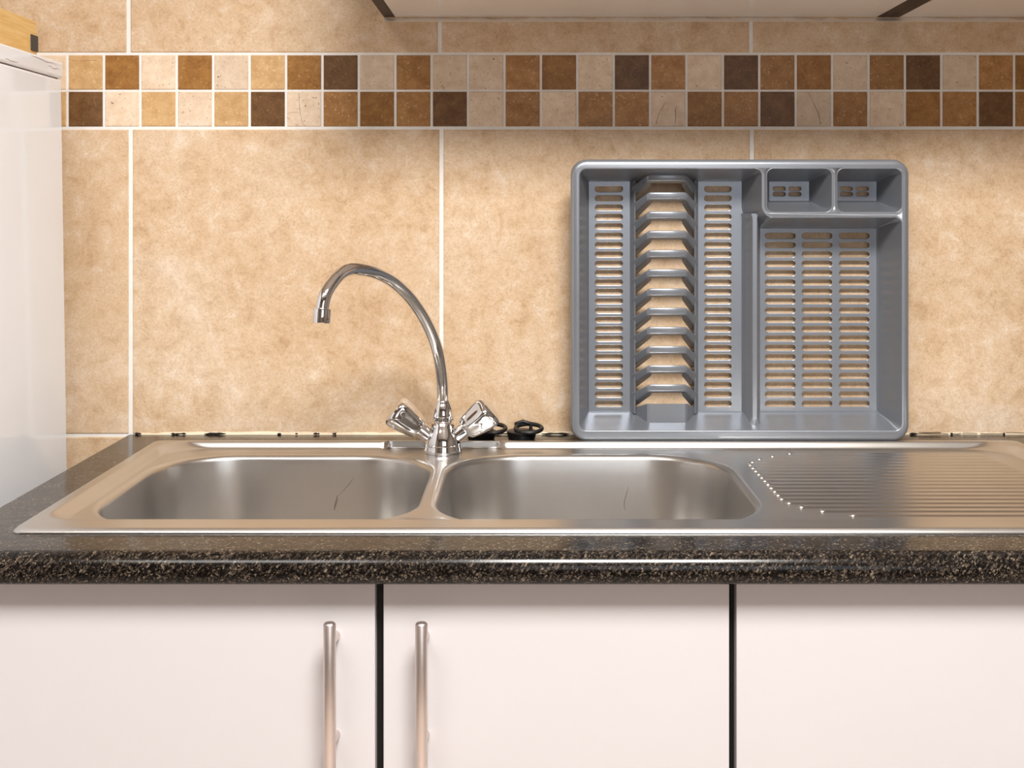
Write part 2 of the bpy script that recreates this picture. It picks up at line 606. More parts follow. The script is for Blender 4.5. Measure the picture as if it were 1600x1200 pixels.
def wall_cabinet(x0, x1, label):
    t = thing('wall_cabinet', ((x0 + x1) / 2, -.15, ZU), label, 'cabinet', 'wall cabinets above the worktop')
    og = t.location
    for a, c in ((x0, x0 + .016), (x1 - .016, x1)):
        m = MB(og); m.box(a, c, -.300, -.0008, ZU, ZU + .72, .0006); m.build('side_panel', M['wenge'], t)
    m = MB(og); m.box(x0 + .0162, x1 - .0162, -.300, -.0008, ZU + .0005, ZU + .0165); m.build('bottom_panel', M['panel'], t)
    m = MB(og); m.box(x0 + .0162, x1 - .0162, -.300, -.0008, ZU + .704, ZU + .72); m.build('top_panel', M['panel'], t)
    xm = (x0 + x1) / 2
    for a, c, hx in ((x0 + .002, xm - .002, xm - .04), (xm + .002, x1 - .002, xm + .04)):
        m = MB(og); m.box(a, c, -.318, -.301, ZU + .002, ZU + .718, .001)
        d = m.build('door', M['door'], t)
        m = MB(og)
        m.tube([(hx, -.348, ZU + .06), (hx, -.348, ZU + .2)], .006, 16)
        for zz in (ZU + .082, ZU + .178): m.tube([(hx, -.347, zz), (hx, -.3175, zz)], .004, 12)
        m.build('handle', M['satin'], d, 50)
    return t


wall_cabinet(wx(600), .5225, 'wall cabinet over the sink with pale underside and dark left edge')
wall_cabinet(.5227, 1.252, 'wall cabinet at the top right corner, beyond the wide dark double edge')

# ------------------------------------------------------------------ base cabinets
DD = 1.165
YD = -(DW - DD)              # door front face
g1, g2 = PX(592.6, DD), PX(1145.2, DD)
gh = .0040
DT = .8675


def bar_handle(mb, x, ztop):
    y = -(DW - 1.135)
    R = .0059
    prof = [(R * .45, 0), (R * .8, .0006), (R, .0022), (R, .1398), (R * .8, .1414), (R * .45, .142)]
    mb.lathe((x, y, ztop), (0, 0, -1), prof, 28)


def base_cabinet(x0, x1, doors, label):
    t = thing('base_cabinet', ((x0 + x1) / 2, -.3, 0), label, 'cabinet', 'base cabinets under the worktop')
    og = t.location
    for a, c in ((x0, x0 + .016), (x1 - .016, x1)):
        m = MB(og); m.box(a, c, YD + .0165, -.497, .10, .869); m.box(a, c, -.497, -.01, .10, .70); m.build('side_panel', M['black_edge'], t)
    m = MB(og); m.box(x0 + .016, x1 - .016, YD + .02, -.01, .10, .116); m.build('bottom_panel', M['panel'], t)
    m = MB(og); m.box(x0 + .016, x1 - .016, -.014, -.01, .116, .66); m.build('back_panel', M['panel'], t)
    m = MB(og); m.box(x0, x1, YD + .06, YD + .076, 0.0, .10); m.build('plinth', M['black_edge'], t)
    for (a, c, hx, mid) in doors:
        m = MB(og); m.box(a, c, YD, YD + .016, .112, DT, .0009)
        d = m.build('door', M['door'], t)
        if mid is not None:
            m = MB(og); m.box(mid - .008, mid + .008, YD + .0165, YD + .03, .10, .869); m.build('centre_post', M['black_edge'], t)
        h = MB(og); bar_handle(h, hx, PZ(972, 1.135))
        ho = h.build('handle', M['satin'], d, 50)
        for zz in (.8150, .7195):
            h = MB(og); h.lathe((hx, -(DW - 1.137), zz), (0, 1, 0), [(.0042, 0), (.0042, .019), (.0050, .0235), (.0055, .0285)], 20)
            s = h.build('standoff', M['satin'], d, 50)
    return t


base_cabinet(-.563, g2 - .0003, [(-.561, g1 - gh, PX(515, 1.135), g1), (g1 + gh, g2 - gh + .0005, PX(658.5, 1.135), None)],
             'white base cabinet under the sink bowls with two doors and steel bar handles')
xm2 = g2 + .3525
base_cabinet(g2 + .0003, .935, [(g2 + gh - .0005, xm2 - gh, xm2 - .043, xm2), (xm2 + gh, .933, xm2 + .043, None)],
             'white base cabinet at the right under the drainboard')

# ------------------------------------------------------------------ sink
SX0, SX1, SY0, SY1 = -.5185, .684, -.538, -.0655
RT, PT = .9050, .8955     # rim height, pan height
sink = thing('double_sink', ((SX0 + SX1) / 2, (SY0 + SY1) / 2, WT), 'brushed stainless steel double bowl sink with ribbed drainboard set into the worktop', 'sink')
sog = sink.location


def rrect(x0, x1, y0, y1, r, ns=14, nx=80, ny=40):
    """counter-clockwise rounded rectangle with a fixed number of points"""
    pts = []
    corners = [(x1 - r, y0 + r, -math.pi / 2), (x1 - r, y1 - r, 0), (x0 + r, y1 - r, math.pi / 2), (x0 + r, y0 + r, math.pi)]
    sides = [ny, nx, ny, nx]
    for c, (cx, cy, a0) in enumerate(corners):
        for k in range(ns):
            a = a0 + math.pi / 2 * k / ns
            pts.append((cx + r * math.cos(a), cy + r * math.sin(a)))
        pe = (cx + r * math.cos(a0 + math.pi / 2), cy + r * math.sin(a0 + math.pi / 2))
        nc = corners[(c + 1) % 4]
        qs = (nc[0] + r * math.cos(nc[2]), nc[1] + r * math.sin(nc[2]))
        n = sides[c]
        for k in range(n):
            f = k / n
            pts.append((pe[0] + (qs[0] - pe[0]) * f, pe[1] + (qs[1] - pe[1]) * f))
    return pts


XFAU = PX(692, 1.6465)      # tap position


def ss(a, b_, x):
    t = min(1, max(0, (x - a) / (b_ - a)))
    return t * t * (3 - 2 * t)


def ledge(pts, amount):
    out = []
    for x, y in pts:
        if y > SY1 - .06:
            w = ss(.082, .076, abs(x - XFAU))
            y += amount * w
        out.append((x, y))
    return out


NXS = 240
def ringz(ins, r, z, led=0.0, insf=None, front=None):
    p = rrect(SX0 + ins, SX1 - ins, SY0 + (front if front is not None else ins), SY1 - (insf if insf is not None else ins), r, 14, NXS, 60)
    if led: p = ledge(p, led)
    return [(x, y, z) for x, y in p]


deck = MB(sog)
rings = [ringz(0, .012, WT + .0002), ringz(0, .012, WT + .0008), ringz(.0005, .012, WT + .0017), ringz(.0030, .012, WT + .0043), ringz(.0042, .012, WT + .0049), ringz(.0060, .012, RT),
         ringz(.0115, .018, RT, 0, .0095, .0115), ringz(.0145, .03, RT - .0001, .004, .0110, .0365)]
ins0, ins1, steps = .0155, .0305, 8
for k in range(steps + 1):
    f = k / steps
    z = RT - (RT - PT) * (f * f * (3 - 2 * f)) * .75 - (RT - PT) * .25 * f
    rings.append(ringz(ins0 + (ins1 - ins0) * f, .032 + .026 * f, z, .004 + .005 * f, .0118 + .0075 * f, .0380 + .0050 * f))
deck.loft(rings, True)
inner = [(p[0], p[1]) for p in rings[-1]]

bowls = [(-.4765, -.1225, -.4840, -.1255), (-.1000, .2565, -.4840, -.1255)]
BR = .102
bowl_loops = []
for (x0, x1, y0, y1) in bowls:
    o = .0085
    bowl_loops.append(rrect(x0 - o, x1 + o, y0 - o, y1 + o, BR + o, 22, 26, 14))

# drainboard ridges
xl_tab = [(-.10, .372), (-.117, .352), (-.132, .3296), (-.147, .3088), (-.170, .292), (-.190, .285), (-.385, .287), (-.417, .304), (-.434, .325), (-.448, .348), (-.47, .37)]


def xl(y):
    for (ya, xa), (yb, xb) in zip(xl_tab, xl_tab[1:]):
        if yb <= y <= ya:
            return xa + (xb - xa) * (ya - y) / (ya - yb)
    return .37


PITCH = .0184
def pan_z(x, y):
    z = PT
    if x > .27:
        k = round((-.117 - y) / PITCH)
        if 0 <= k <= 18:
            yk = -.117 - PITCH * k
            dy = abs(y - yk)
            hw = .0055
            if dy < hw:
                e = ss(xl(yk) - .001, xl(yk) + .0032, x) * ss(.640 - .010 * abs(k - 9) / 9 * 2, .622 - .010 * abs(k - 9) / 9 * 2, x)
                z += .0016 * e * (.5 + .5 * math.cos(math.pi * dy / hw))
    return z


pts2, edges2 = [], []
def add_loop(lp):
    n0 = len(pts2)
    pts2.extend(lp)
    n = len(lp)
    edges2.extend([(n0 + i, n0 + (i + 1) % n) for i in range(n)])


add_loop(inner)
for lp in bowl_loops: add_loop(lp)
for lp, (x0, x1, y0, y1) in zip(bowl_loops, bowls):
    pass
SPLIT = .2705
gx = [SPLIT] + [SPLIT + .0030 * i for i in range(1, 4)] + [SPLIT + .0105 + .0014 * i for i in range(55)]
while gx[-1] < .635: gx.append(gx[-1] + (.012 if gx[-1] < .590 else .004))
ny = 19 * 12
for i, x in enumerate(gx):
    if x > .6495: break
    for j in range(ny + 1):
        y = -.117 + PITCH / 2 - (19 * PITCH) * j / ny
        pts2.append((x, y))
n0 = len(pts2)
pts2 += [(SPLIT, SY1 - .0193 - .0004), (SPLIT, SY0 + .0434)]
vres, eres, fres, _, _, _ = delaunay_2d_cdt([Vector(p) for p in pts2], edges2, [], 0, 1e-6)


def in_rr(x, y, bx):
    o = .0085
    x0, x1, y0, y1 = bx[0] - o, bx[1] + o, bx[2] - o, bx[3] + o
    r = BR + o
    if not (x0 < x < x1 and y0 < y < y1): return False
    qx, qy = max(x0 + r - x, 0, x - (x1 - r)), max(y0 + r - y, 0, y - (y1 - r))
    return qx * qx + qy * qy < r * r


def in_inner(x, y):
    n = len(inner); c = False; j = n - 1
    for i in range(n):
        xi, yi = inner[i]; xj, yj = inner[j]
        if (yi > y) != (yj > y) and x < (xj - xi) * (y - yi) / (yj - yi) + xi: c = not c
        j = i
    return c


v3 = [(p.x, p.y, pan_z(p.x, p.y)) for p in vres]
pan_f, drain_f = [], []
for f in fres:
    x = sum(vres[i].x for i in f) / len(f); y = sum(vres[i].y for i in f) / len(f)
    if in_rr(x, y, bowls[0]) or in_rr(x, y, bowls[1]): continue
    if (x < SX0 + .1 or x > SX1 - .1 or y < SY0 + .06 or y > SY1 - .06) and not in_inner(x, y): continue
    (drain_f if x > SPLIT else pan_f).append(tuple(f))
deck.add(v3, pan_f)
do = deck.build('deck', M['steel'], sink, 60, 1e-5)
drain = MB(sog)
drain.add(v3, drain_f)
dr = drain.build('drainboard', M['steel'], sink, 60, 1e-5)
for o in (do, dr):      # drop loose points left over
    bm = bmesh.new(); bm.from_mesh(o.data)
    bmesh.ops.delete(bm, geom=[v for v in bm.verts if not v.link_faces], context='VERTS')
    for f in bm.faces:
        f.normal_update()
    if sum(f.normal.z * f.calc_area() for f in bm.faces) < 0: bmesh.ops.reverse_faces(bm, faces=bm.faces[:])
    bm.to_mesh(o.data); bm.free()

dome = MB()
rg = []
for k in range(7):
    a = math.pi / 2 * k / 6.2
    rg.append([(.0046 * math.cos(a) * math.cos(2 * math.pi * j / 20), .0038 * math.cos(a) * math.sin(2 * math.pi * j / 20), .0031 * math.sin(a)) for j in range(20)])
dome.loft(rg, True, False, True)
dm = None
for k in range(19):
    yk = -.117 - PITCH * k
    loc = (xl(yk) + .003 - sog.x, yk - sog.y, PT - .0006 - sog.z)
    if dm is None:
        dm = dome.build('ridge_end', M['steel'], dr, 89); o = dm
    else:
        o = link('ridge_end', dm.data, None, dr)
    o.location = loc
for (x0, x1, y0, y1) in bowls:
    m = MB(sog)
    pr = [(-.0085, 0)]
    R = .0085
    for k in range(1, 9):
        a = math.radians(84) * k / 8
        pr.append((-R + R * math.sin(a), -R * (1 - math.cos(a))))
    for k in range(1, 6):
        pr.append((.0105 * k / 5, -R - (.108 - R) * k / 5))
    R2 = .042
    for k in range(1, 9):
        a = math.radians(85) * k / 8
        pr.append((.0105 + R2 * (1 - math.cos(a)), -.108 - R2 * math.sin(a)))
    rg = []
    for o, z in pr:
        rg.append([(x, y, PT + z) for x, y in rrect(x0 + o, x1 - o, y0 + o, y1 - o, BR - o, 22, 26, 14)])
    cx, cy = (x0 + x1) / 2, (y0 + y1) / 2
    base = rg[-1]
    for s, dz in ((.7, -.001), (.4, -.002), (.18, -.0026)):
        rg.append([(cx + (p[0] - cx) * s, cy + (p[1] - cy) * s, p[2] + dz) for p in base])
    m.loft(rg, True, False, True)
    bo = m.build('bowl', M['steel'], sink, 70, 0, True)
    bm = bmesh.new(); bm.from_mesh(bo.data)
    bm.faces.ensure_lookup_table()
    if max(bm.faces, key=lambda f: len(f.verts)).normal.z < 0: bmesh.ops.reverse_faces(bm, faces=bm.faces[:])
    bm.to_mesh(bo.data); bm.free()
    marks = [[(527, 774), (526, 782), (524, 789), (522, 797)], [(553, 746), (546, 756), (537, 766), (528, 775)]] if x0 < -.2 else [[(982, 760), (979, 771), (976, 782), (975, 790), (977, 797)]]
    for mi, mk in enumerate(marks):
        m = MB(sog); pts = []
        for px, py in mk:
            yy = -.1255
            for it in range(4):
                z = PZ(py, DW + yy); dep = PT - z
                yy = y1 - max(0, (dep - .0085)) * .0105 / (.108 - .0085)
            pts.append((PX(px, DW + yy), yy - .00005, z))
        w = .0012 if (x0 < -.2 and mi == 0) else .0004
        m.tube(pts, [w * .3] + [w] * (len(pts) - 2) + [w * .5], 6)
        so = m.build('scratch', M['smudge'], bo)
    m = MB(sog)
    m.lathe((cx, cy, PT - .1535), (0, 0, 1), [(.045, 0), (.045, .0022), (.041, .0035), (.036, .002), (.012, .0012)], 32)
    m.build('drain', M['satin'], bo, 40)

# ------------------------------------------------------------------ mixer tap
FD = 1.6465
FY = -(DW - FD)
fx, fz = XFAU, PT
mx = thing('mixer_tap', (fx, FY, fz), 'chrome mixer tap with curved swan neck spout and two faceted knobs', 'tap')
fog = mx.location
u = FD / F            # metres per px at the tap
def fzp(py): return PZ(py, FD)
zb = PT + .0003
m = MB(fog)
prof = [(.0260, 0), (.0265, .003), (.0256, .0055), (.0251, .010)]
for py, w in ((697, 29.4), (690, 29.2), (684, 27.6), (677, 25.0), (670, 21.8), (664, 19.2), (659.5, 17.5), (657, 15.6), (656, 13)):
    prof.append((w * u * .98, fzp(py) - zb))
m.lathe((fx, FY, zb), (0, 0, 1), prof, 40)
m.build('body', M['chrome'], mx, 50)
m = MB(fog)
prof = [(.0112, fzp(657.5)), (.0146, fzp(655.5)), (.0150, fzp(648)), (.0142, fzp(643)), (.0128, fzp(637)), (.0108, fzp(631)), (.0094, fzp(628)), (.0092, fzp(626)), (.0084, fzp(625))]
m.lathe((fx, FY, 0), (0, 0, 1), [(r_ , z) for r_, z in prof], 36)
m.build('collar', M['chrome'], mx, 40)

# spout: photo centreline lifted into the vertical plane the spout swings in
vx, vd = -.131, .200
cl = [(691.6, 632), (691.4, 612), (690.6, 594), (687.7, 570), (683.5, 548), (674.5, 522), (660.0, 493), (639, 463.5), (613, 439.5), (586, 426), (561, 421), (545, 422.0), (530, 430), (517, 445.5), (508.2, 461.5), (504.6, 476), (503.8, 483)]
sp = []
for px, py in cl:
    k = (px - VX) / F
    t = (fx - k * FD) / (-vx - k * vd)
    t = max(0, t)
    d = FD - t * vd
    sp.append(Vector((fx + t * vx, -(DW - d), PZ(py, d))))


def smooth_path(P, n=6):
    out = []
    for i in range(len(P) - 1):
        p0, p1, p2, p3 = P[max(i - 1, 0)], P[i], P[i + 1], P[min(i + 2, len(P) - 1)]
        for k in range(n):
            t = k / n
            out.append(.5 * ((2 * p1) + (p2 - p0) * t + (2 * p0 - 5 * p1 + 4 * p2 - p3) * t * t + (3 * p1 - p0 - 3 * p2 + p3) * t ** 3))
    out.append(P[-1])
    return out


path = smooth_path(sp, 6)
m = MB(fog)
m.tube(path, .0081, 28)
m.build('spout', M['chrome'], mx, 60)
tip, tdir = path[-1], (path[-1] - path[-9]).normalized()
tdir = (tdir + Vector((0, 0, -1.0))).normalized()
m = MB(fog)
m.lathe(tip - tdir * .0012, tdir, [(.0086, 0), (.0105, .0008), (.0108, .002), (.0108, .0165), (.0104, .0178), (.0088, .0180), (.0080, .0165)], 32)
m.build('aerator', M['chrome'], mx, 40)

for s in (-1, 1):
    ax = Vector((s * .79, -.10, .62)).normalized()
    o = Vector((fx + s * .004, FY, fzp(694)))
    m = MB(fog)
    m.lathe(o, ax, [(.0105, 0), (.0105, .036), (.0098, .040), (.0085, .041)], 28)
    m.build('arm', M['chrome'], mx, 40)
    m = MB(fog)
    prof, lo = [], []
    for h, r_, l in ((0, .0088, 0), (.0005, .0118, .3), (.003, .0136, .6), (.010, .0154, .95), (.020, .0174, 1), (.030, .0190, 1), (.037, .0196, .9), (.0415, .0188, .7), (.0445, .0168, .5), (.0460, .0130, .3), (.0466, .0080, .1), (.0467, .003, 0)):
        prof.append((r_, h)); lo.append(l)

    def lobe(th, i, lo=lo, s=s):
        c = .5 + .5 * math.cos(5 * th + (math.pi * 1.15 if s > 0 else math.pi * .85))
        return 1.18 - .17 * lo[i] * c ** 0.8
    m.lathe(o + ax * .0345, ax, prof, 96, lobe)
    m.build('knob', M['chrome'], mx, 40)

# ------------------------------------------------------------------ sink plugs
def plug(px, d, label, ring_dx, ring_tilt, knob=True):
    x, y = PX(px, d), -(DW - d)
    t = thing('sink_plug', (x, y, WT), label, 'plug', 'black sink plugs behind the sink')
    og = t.location
    m = MB(og)
    m.lathe((x, y, WT + .0003), (0, 0, 1), [(.0185, 0), (.0200, .004), (.0205, .0085), (.0212, .0095), (.0212, .0115), (.0190, .0125), (.006, .0135)], 32)
    m.build('stopper', M['black'], t, 40)
    m = MB(og)
    c = Vector((x + ring_dx, y - .006, WT + .0165))
    pts = []
    n = 40
    for k in range(n + 1):
        a = 2 * math.pi * k / n
        p = Vector((.0185 * math.cos(a), .0155 * math.sin(a), 0))
        p.rotate(Matrix.Rotation(ring_tilt, 3, 'X'))
        pts.append(c + p)
    m.tube(pts, .0030, 12, False)
    m.build('pull_ring', M['black'], t, 60)
    m = MB(og)
    kx = x + ring_dx * .2
    m.tube([(kx - .010, y + .006, WT + .0125), (kx - .010, y + .006, WT + .0215), (kx - .004, y + .006, WT + .0228), (kx, y + .006, WT + .0245), (kx + .004, y + .006, WT + .0228), (kx + .011, y + .006, WT + .0215), (kx + .011, y + .006, WT + .0125)], .0027, 10)
    m.build('lug', M['black'], t, 60)
    return t


plug(815, 1.714, 'black rubber sink plug with raised pull ring nearest the grey dish rack', .010, math.radians(13))
plug(752, 1.714, 'black rubber sink plug partly hidden behind the right tap knob', .016, math.radians(13))

# ------------------------------------------------------------------ dish rack
RD, BD = 1.675, 1.7415      # rim plane, floor plane (distance from the camera)
ry, by = -(DW - RD), -(DW - BD)
H = BD - RD
rack = thing('dish_rack', (PX(1156, RD), ry, .9045), 'grey plastic dish rack standing on edge against the tiled wall', 'dish rack')
rog = rack.location


def rpoly(vs, inset=0.0, radii=None, ns=6):
    """rounded polygon (x, z), counter-clockwise, offset inward by inset"""
    n = len(vs)
    V2 = [Vector(v) for v in vs]
    nv, conv = [], []
    for i in range(n):
        p, q, s = V2[i - 1], V2[i], V2[(i + 1) % n]
        d1, d2 = (q - p).normalized(), (s - q).normalized()
        n1, n2 = Vector((-d1.y, d1.x)), Vector((-d2.y, d2.x))
        nv.append(q + (n1 + n2) * (inset / (1 + n1.dot(n2))))
        conv.append(d1.x * d2.y - d1.y * d2.x > 0)
    out = []
    for i in range(n):
        p, q, s = nv[i - 1], nv[i], nv[(i + 1) % n]
        r_ = radii[i] + (-inset if conv[i] else inset)
        r_ = max(r_, .0012)
        d1, d2 = (p - q).normalized(), (s - q).normalized()
        a, c = q + d1 * r_, q + d2 * r_
        ctr = q + d1 * r_ + d2 * r_
        a0 = math.atan2(a.y - ctr.y, a.x - ctr.x)
        a1 = math.atan2(c.y - ctr.y, c.x - ctr.x)
        da = (a1 - a0 + math.pi) % (2 * math.pi) - math.pi
        for k in range(ns + 1):
            th = a0 + da * k / ns
            out.append((ctr.x + r_ * math.cos(th), ctr.y + r_ * math.sin(th)))
    return out


def rx(px): return PX(px, RD)
def rz(py): return PZ(py, RD)
ox0, ox1, oz0, oz1 = rx(892), rx(1421.5), .9046, rz(249)
outer = [(ox0, oz0), (ox1, oz0), (ox1, oz1), (ox0, oz1)]
orad = [.022] * 4
ix0, ix1, iz0, iz1 = rx(906), rx(1409), rz(672.5), rz(264)
lx, lz = rx(1190), rz(340.5)
Lp = [(ix0, iz0), (ix1, iz0), (ix1, lz), (lx, lz), (lx, iz1), (ix0, iz1)]
Lr = [.010, .010, .009, .016, .009, .010]
c1 = [(rx(1199), rz(331)), (rx(1299.5), rz(331)), (rx(1299.5), iz1), (rx(1199), iz1)]
c2 = [(rx(1309), rz(331)), (ix1, rz(331)), (ix1, iz1), (rx(1309), iz1)]
cr = [.009] * 4


def at_y(pts, y): return [(p[0], y, p[1]) for p in pts]


P = M['plastic']
m = MB(rog)
# skirt and rim outside
skirt = [(0.0006, .013), (0, .013), (0, .0060), (.0006, .0038), (.0020, .0020), (.0044, .0007), (.0070, 0)]
m.loft([at_y(rpoly(outer, i_, orad, 8), ry + dy) for i_, dy in skirt], True)
fil = .0016
loops = [rpoly(outer, .0070, orad, 8), rpoly(Lp, -fil, Lr), rpoly(c1, -fil, cr), rpoly(c2, -fil, cr)]
flat = [p for lp in loops for p in lp]
tris = tessellate_polygon([[Vector((p[0], p[1], 0)) for p in lp] for lp in loops])
m.add(at_y(flat, ry), [tuple(t) for t in tris])
draft = .0150
wallprof = [(-fil, 0), (-fil * .5, fil * .13), (-fil * .13, fil * .5), (0, fil), (draft * .5, H * .5), (draft - .0012, H - .004), (draft - .0004, H - .0012), (draft + .0008, H)]
m.loft([at_y(rpoly(Lp, i_, Lr), ry + dy) for i_, dy in wallprof], True)
fo = m.build('frame', P, rack, 50, 2e-6, True)
sm = fo.modifiers.new('thickness', 'SOLIDIFY'); sm.thickness = .0018; sm.offset = -1


def orient(o, want_y=-1):
    bm = bmesh.new(); bm.from_mesh(o.data)
    sgn = sum(f.normal.y * f.calc_area() for f in bm.faces)
    if sgn * want_y < 0: bmesh.ops.reverse_faces(bm, faces=bm.faces[:])
    bm.to_mesh(o.data); bm.free()


orient(fo)


def stadium(cx, cz, w, h, n=5):
    r_ = h / 2
    pts = []
    for k in range(n + 1):
        a = -math.pi / 2 + math.pi * k / n
        pts.append((cx + w / 2 - r_ + r_ * math.cos(a), cz + r_ * math.sin(a)))
    for k in range(n + 1):
        a = math.pi / 2 + math.pi * k / n
        pts.append((cx - w / 2 + r_ + r_ * math.cos(a), cz + r_ * math.sin(a)))
    return pts


def floor_panel(x0, x1, z0, z1, slots, name='floor_panel', parent=None):
    mm = MB(rog)
    loops = [[(x0, z0), (x1, z0), (x1, z1), (x0, z1)]] + [list(reversed(stadium(*s))) for s in slots]
    flat = [p for lp in loops for p in lp]
    V = [Vector(p) for p in flat]
    ed, n = [], 0
    for lp in loops:
        k = len(lp)
        ed += [(n + i, n + (i + 1) % k) for i in range(k)]
        n += k
    vv, _, ff, *_ = delaunay_2d_cdt(V, ed, [], 1, 1e-7)
    faces = []
    for f in ff:
        cxx = sum(vv[i].x for i in f) / len(f); czz = sum(vv[i].y for i in f) / len(f)
        hole = False
        for (sx, sz, w, h) in slots:
            qx = max(abs(cxx - sx) - (w / 2 - h / 2), 0)
            if qx * qx + (czz - sz) ** 2 < (h / 2) ** 2 * .999: hole = True; break
        if not hole: faces.append(tuple(f))
    mm.add([(p.x, by, p.y) for p in vv], faces)
    o = mm.build(name, P, parent or rack, None)
    orient(o)
    s = o.modifiers.new('thickness', 'SOLIDIFY'); s.thickness = .0024; s.offset = -1
    bv = o.modifiers.new('edge', 'BEVEL'); bv.width = .0006; bv.segments = 2; bv.limit_method = 'ANGLE'; bv.angle_limit = math.radians(50)
    return o


def bx(px): return PX(px, BD)
def bz(py): return PZ(py, BD)
k_ = BD / F
sh, p0y, pp = 9.4 * k_, 295.3, 14.59
fl0, fl1 = iz0 + draft - .002, iz1 - draft + .002
floor_panel(ix0 + draft - .002, bx(987), fl0, fl1, [(bx(951.5), bz(p0y + pp * i), 43.5 * k_, sh) for i in range(24)])
floor_panel(bx(1088.5), bx(1162), fl0, fl1, [(bx(1121.8), bz(p0y + pp * i), 42.5 * k_, sh) for i in range(24)])
floor_panel(bx(1184), ix1 - draft + .002, fl0, lz - draft + .002,
            [(bx(c), bz(p0y + pp * (i + 5)), 47.5 * k_, sh) for c in (1219.3, 1276.8, 1335) for i in range(19)])
# margins of the plate channel
floor_panel(bx(987), bx(1088.5), fl0, bz(642), [])
floor_panel(bx(987), bx(1088.5), bz(281), fl1, [])

# cutlery cups
for cc_, xs in ((c1, (1217.5, 1242)), (c2, (1322.5, 1347.5))):
    m = MB(rog)
    m.loft([at_y(rpoly(cc_, i_, cr), ry + dy) for i_, dy in wallprof], True)
    cup = m.build('cutlery_cup', P, rack, 50, 2e-6)
    orient(cup)
    s = cup.modifiers.new('thickness', 'SOLIDIFY'); s.thickness = .0016; s.offset = -1
    d_ = draft - .002
    floor_panel(cc_[0][0] + d_, cc_[1][0] - d_, cc_[0][1] + d_, cc_[2][1] - d_, [(bx(c), bz(r_), 20 * k_, 6.6 * k_) for c in xs for r_ in (294.8, 303.3)], 'cup_floor', cup)

# low divider between the two compartments
m = MB(rog)
dh = .043
sec = [(bx(1158.5), 0), (bx(1160.5), .004), (PX(1174.5, BD - dh), dh - .002), (PX(1176.3, BD - dh), dh), (PX(1182.6, BD - dh), dh), (PX(1184.6, BD - dh), dh - .002), (bx(1185.5), .004), (bx(1187.5), 0)]
zs = [(iz0 + .004, 0), (iz0 + .0055 + .002, 0), (PZ(652, BD - dh), 0), (PZ(400, BD - dh), 0), (lz - .001, 0), (lz + .006, 0)]
cxm = PX(1179.5, BD - dh)
rgs = []
for i, (z, _) in enumerate(zs):
    fl = [2.2, 1.5, 1, 1, 1.0, 1.6][i]
    rgs.append([(cxm + (x - cxm) * (fl if h > .03 else 1 + (fl - 1) * .1), by - h, z) for x, h in sec])
m.loft(rgs, True, True, True)
m.build('divider', P, rack, 40)

# plate ribs: bent bars across the channel, tops shifted upward
RH = .040
xa, xb, xc, xd = bx(987), PX(1013.5, BD - RH), PX(1072, BD - RH), bx(1088.5)


def rib_mesh():
    path = [(xa - .0005, -.001), (xa + .0035, .0065), (xb - .0035, RH - .0065), (xb - .0012, RH - .0020), (xb + .0030, RH), ((xb + xc) / 2, RH), (xc - .0030, RH), (xc + .0012, RH - .0020), (xc + .0035, RH - .0065), (xd - .0035, .0065), (xd + .0005, -.001)]
    rings = []
    for i, (x, h) in enumerate(path):
        a, c = path[max(i - 1, 0)], path[min(i + 1, len(path) - 1)]
        t = Vector((c[0] - a[0], c[1] - a[1])).normalized()
        nrm = Vector((-t.y, t.x))
        f = max(0, h / RH)
        hw = (.0092 * (1 - f) + .0052 * f)
        zc = .0200 * (f - 1)
        sec = [(hw - .0004, -.0030), (hw, -.0012), (hw - .0012, -.0002), (hw - .003, 0), (-hw + .0022, 0), (-hw + .0006, -.0006), (-hw, -.0020), (-hw - .0026, -.0085), (-hw - .0008, -.0088), (-hw + .0018, -.0030)]
        tl = .6 * (1 - ss(.70, .98, f))
        rings.append([(x + nrm.x * q, by - (h + nrm.y * q) - tl * (p + hw), zc + p) for p, q in sec])
    mm = MB()
    mm.loft(rings, True, True, True)
    return mm


rm = rib_mesh()
rib0 = None
tops = [277.5, 306.0, 336.0, 366.2, 396.3, 426.4, 456.5, 486.6, 516.5, 546.5, 576.5, 606.5]
for i, py in enumerate(tops):
    z = PZ(py, BD - RH)
    if rib0 is None:
        rib0 = rm.build('plate_rib', P, rack, 50)
        o = rib0
    else:
        o = link('plate_rib', rib0.data, None, rack)
    # mesh is in world x / y; only z differs
    o.location = (-rog.x, -rog.y, z - rog.z)
# low continuous walls along both sides of the plate channel
for q0, q1, q2 in ((981.5, 986.0, 990.5), (1094.0, 1089.0, 1084.5)):
    m = MB(rog)
    hh = .0125
    a0, a1, a2 = bx(q0), bx(q1), bx(q2)
    a2 = a1 + (a2 - a1) * 1.0
    sg = 1 if a2 > a0 else -1
    sec = [(a1 - sg * .002, -.0005), (a1 - sg * .0005, .0022), (a2 - sg * .0006, hh - .0004), (a2 + sg * .0006, hh), (a2 + sg * .0016, hh - .0012), (a1 + sg * .0026, -.0005)]
    m.loft([[(x, by - h, z) for x, h in sec] for z in (iz0 + draft - .001, iz1 - draft + .001)], True, True, True)
    m.build('channel_wall', P, rack, 40)
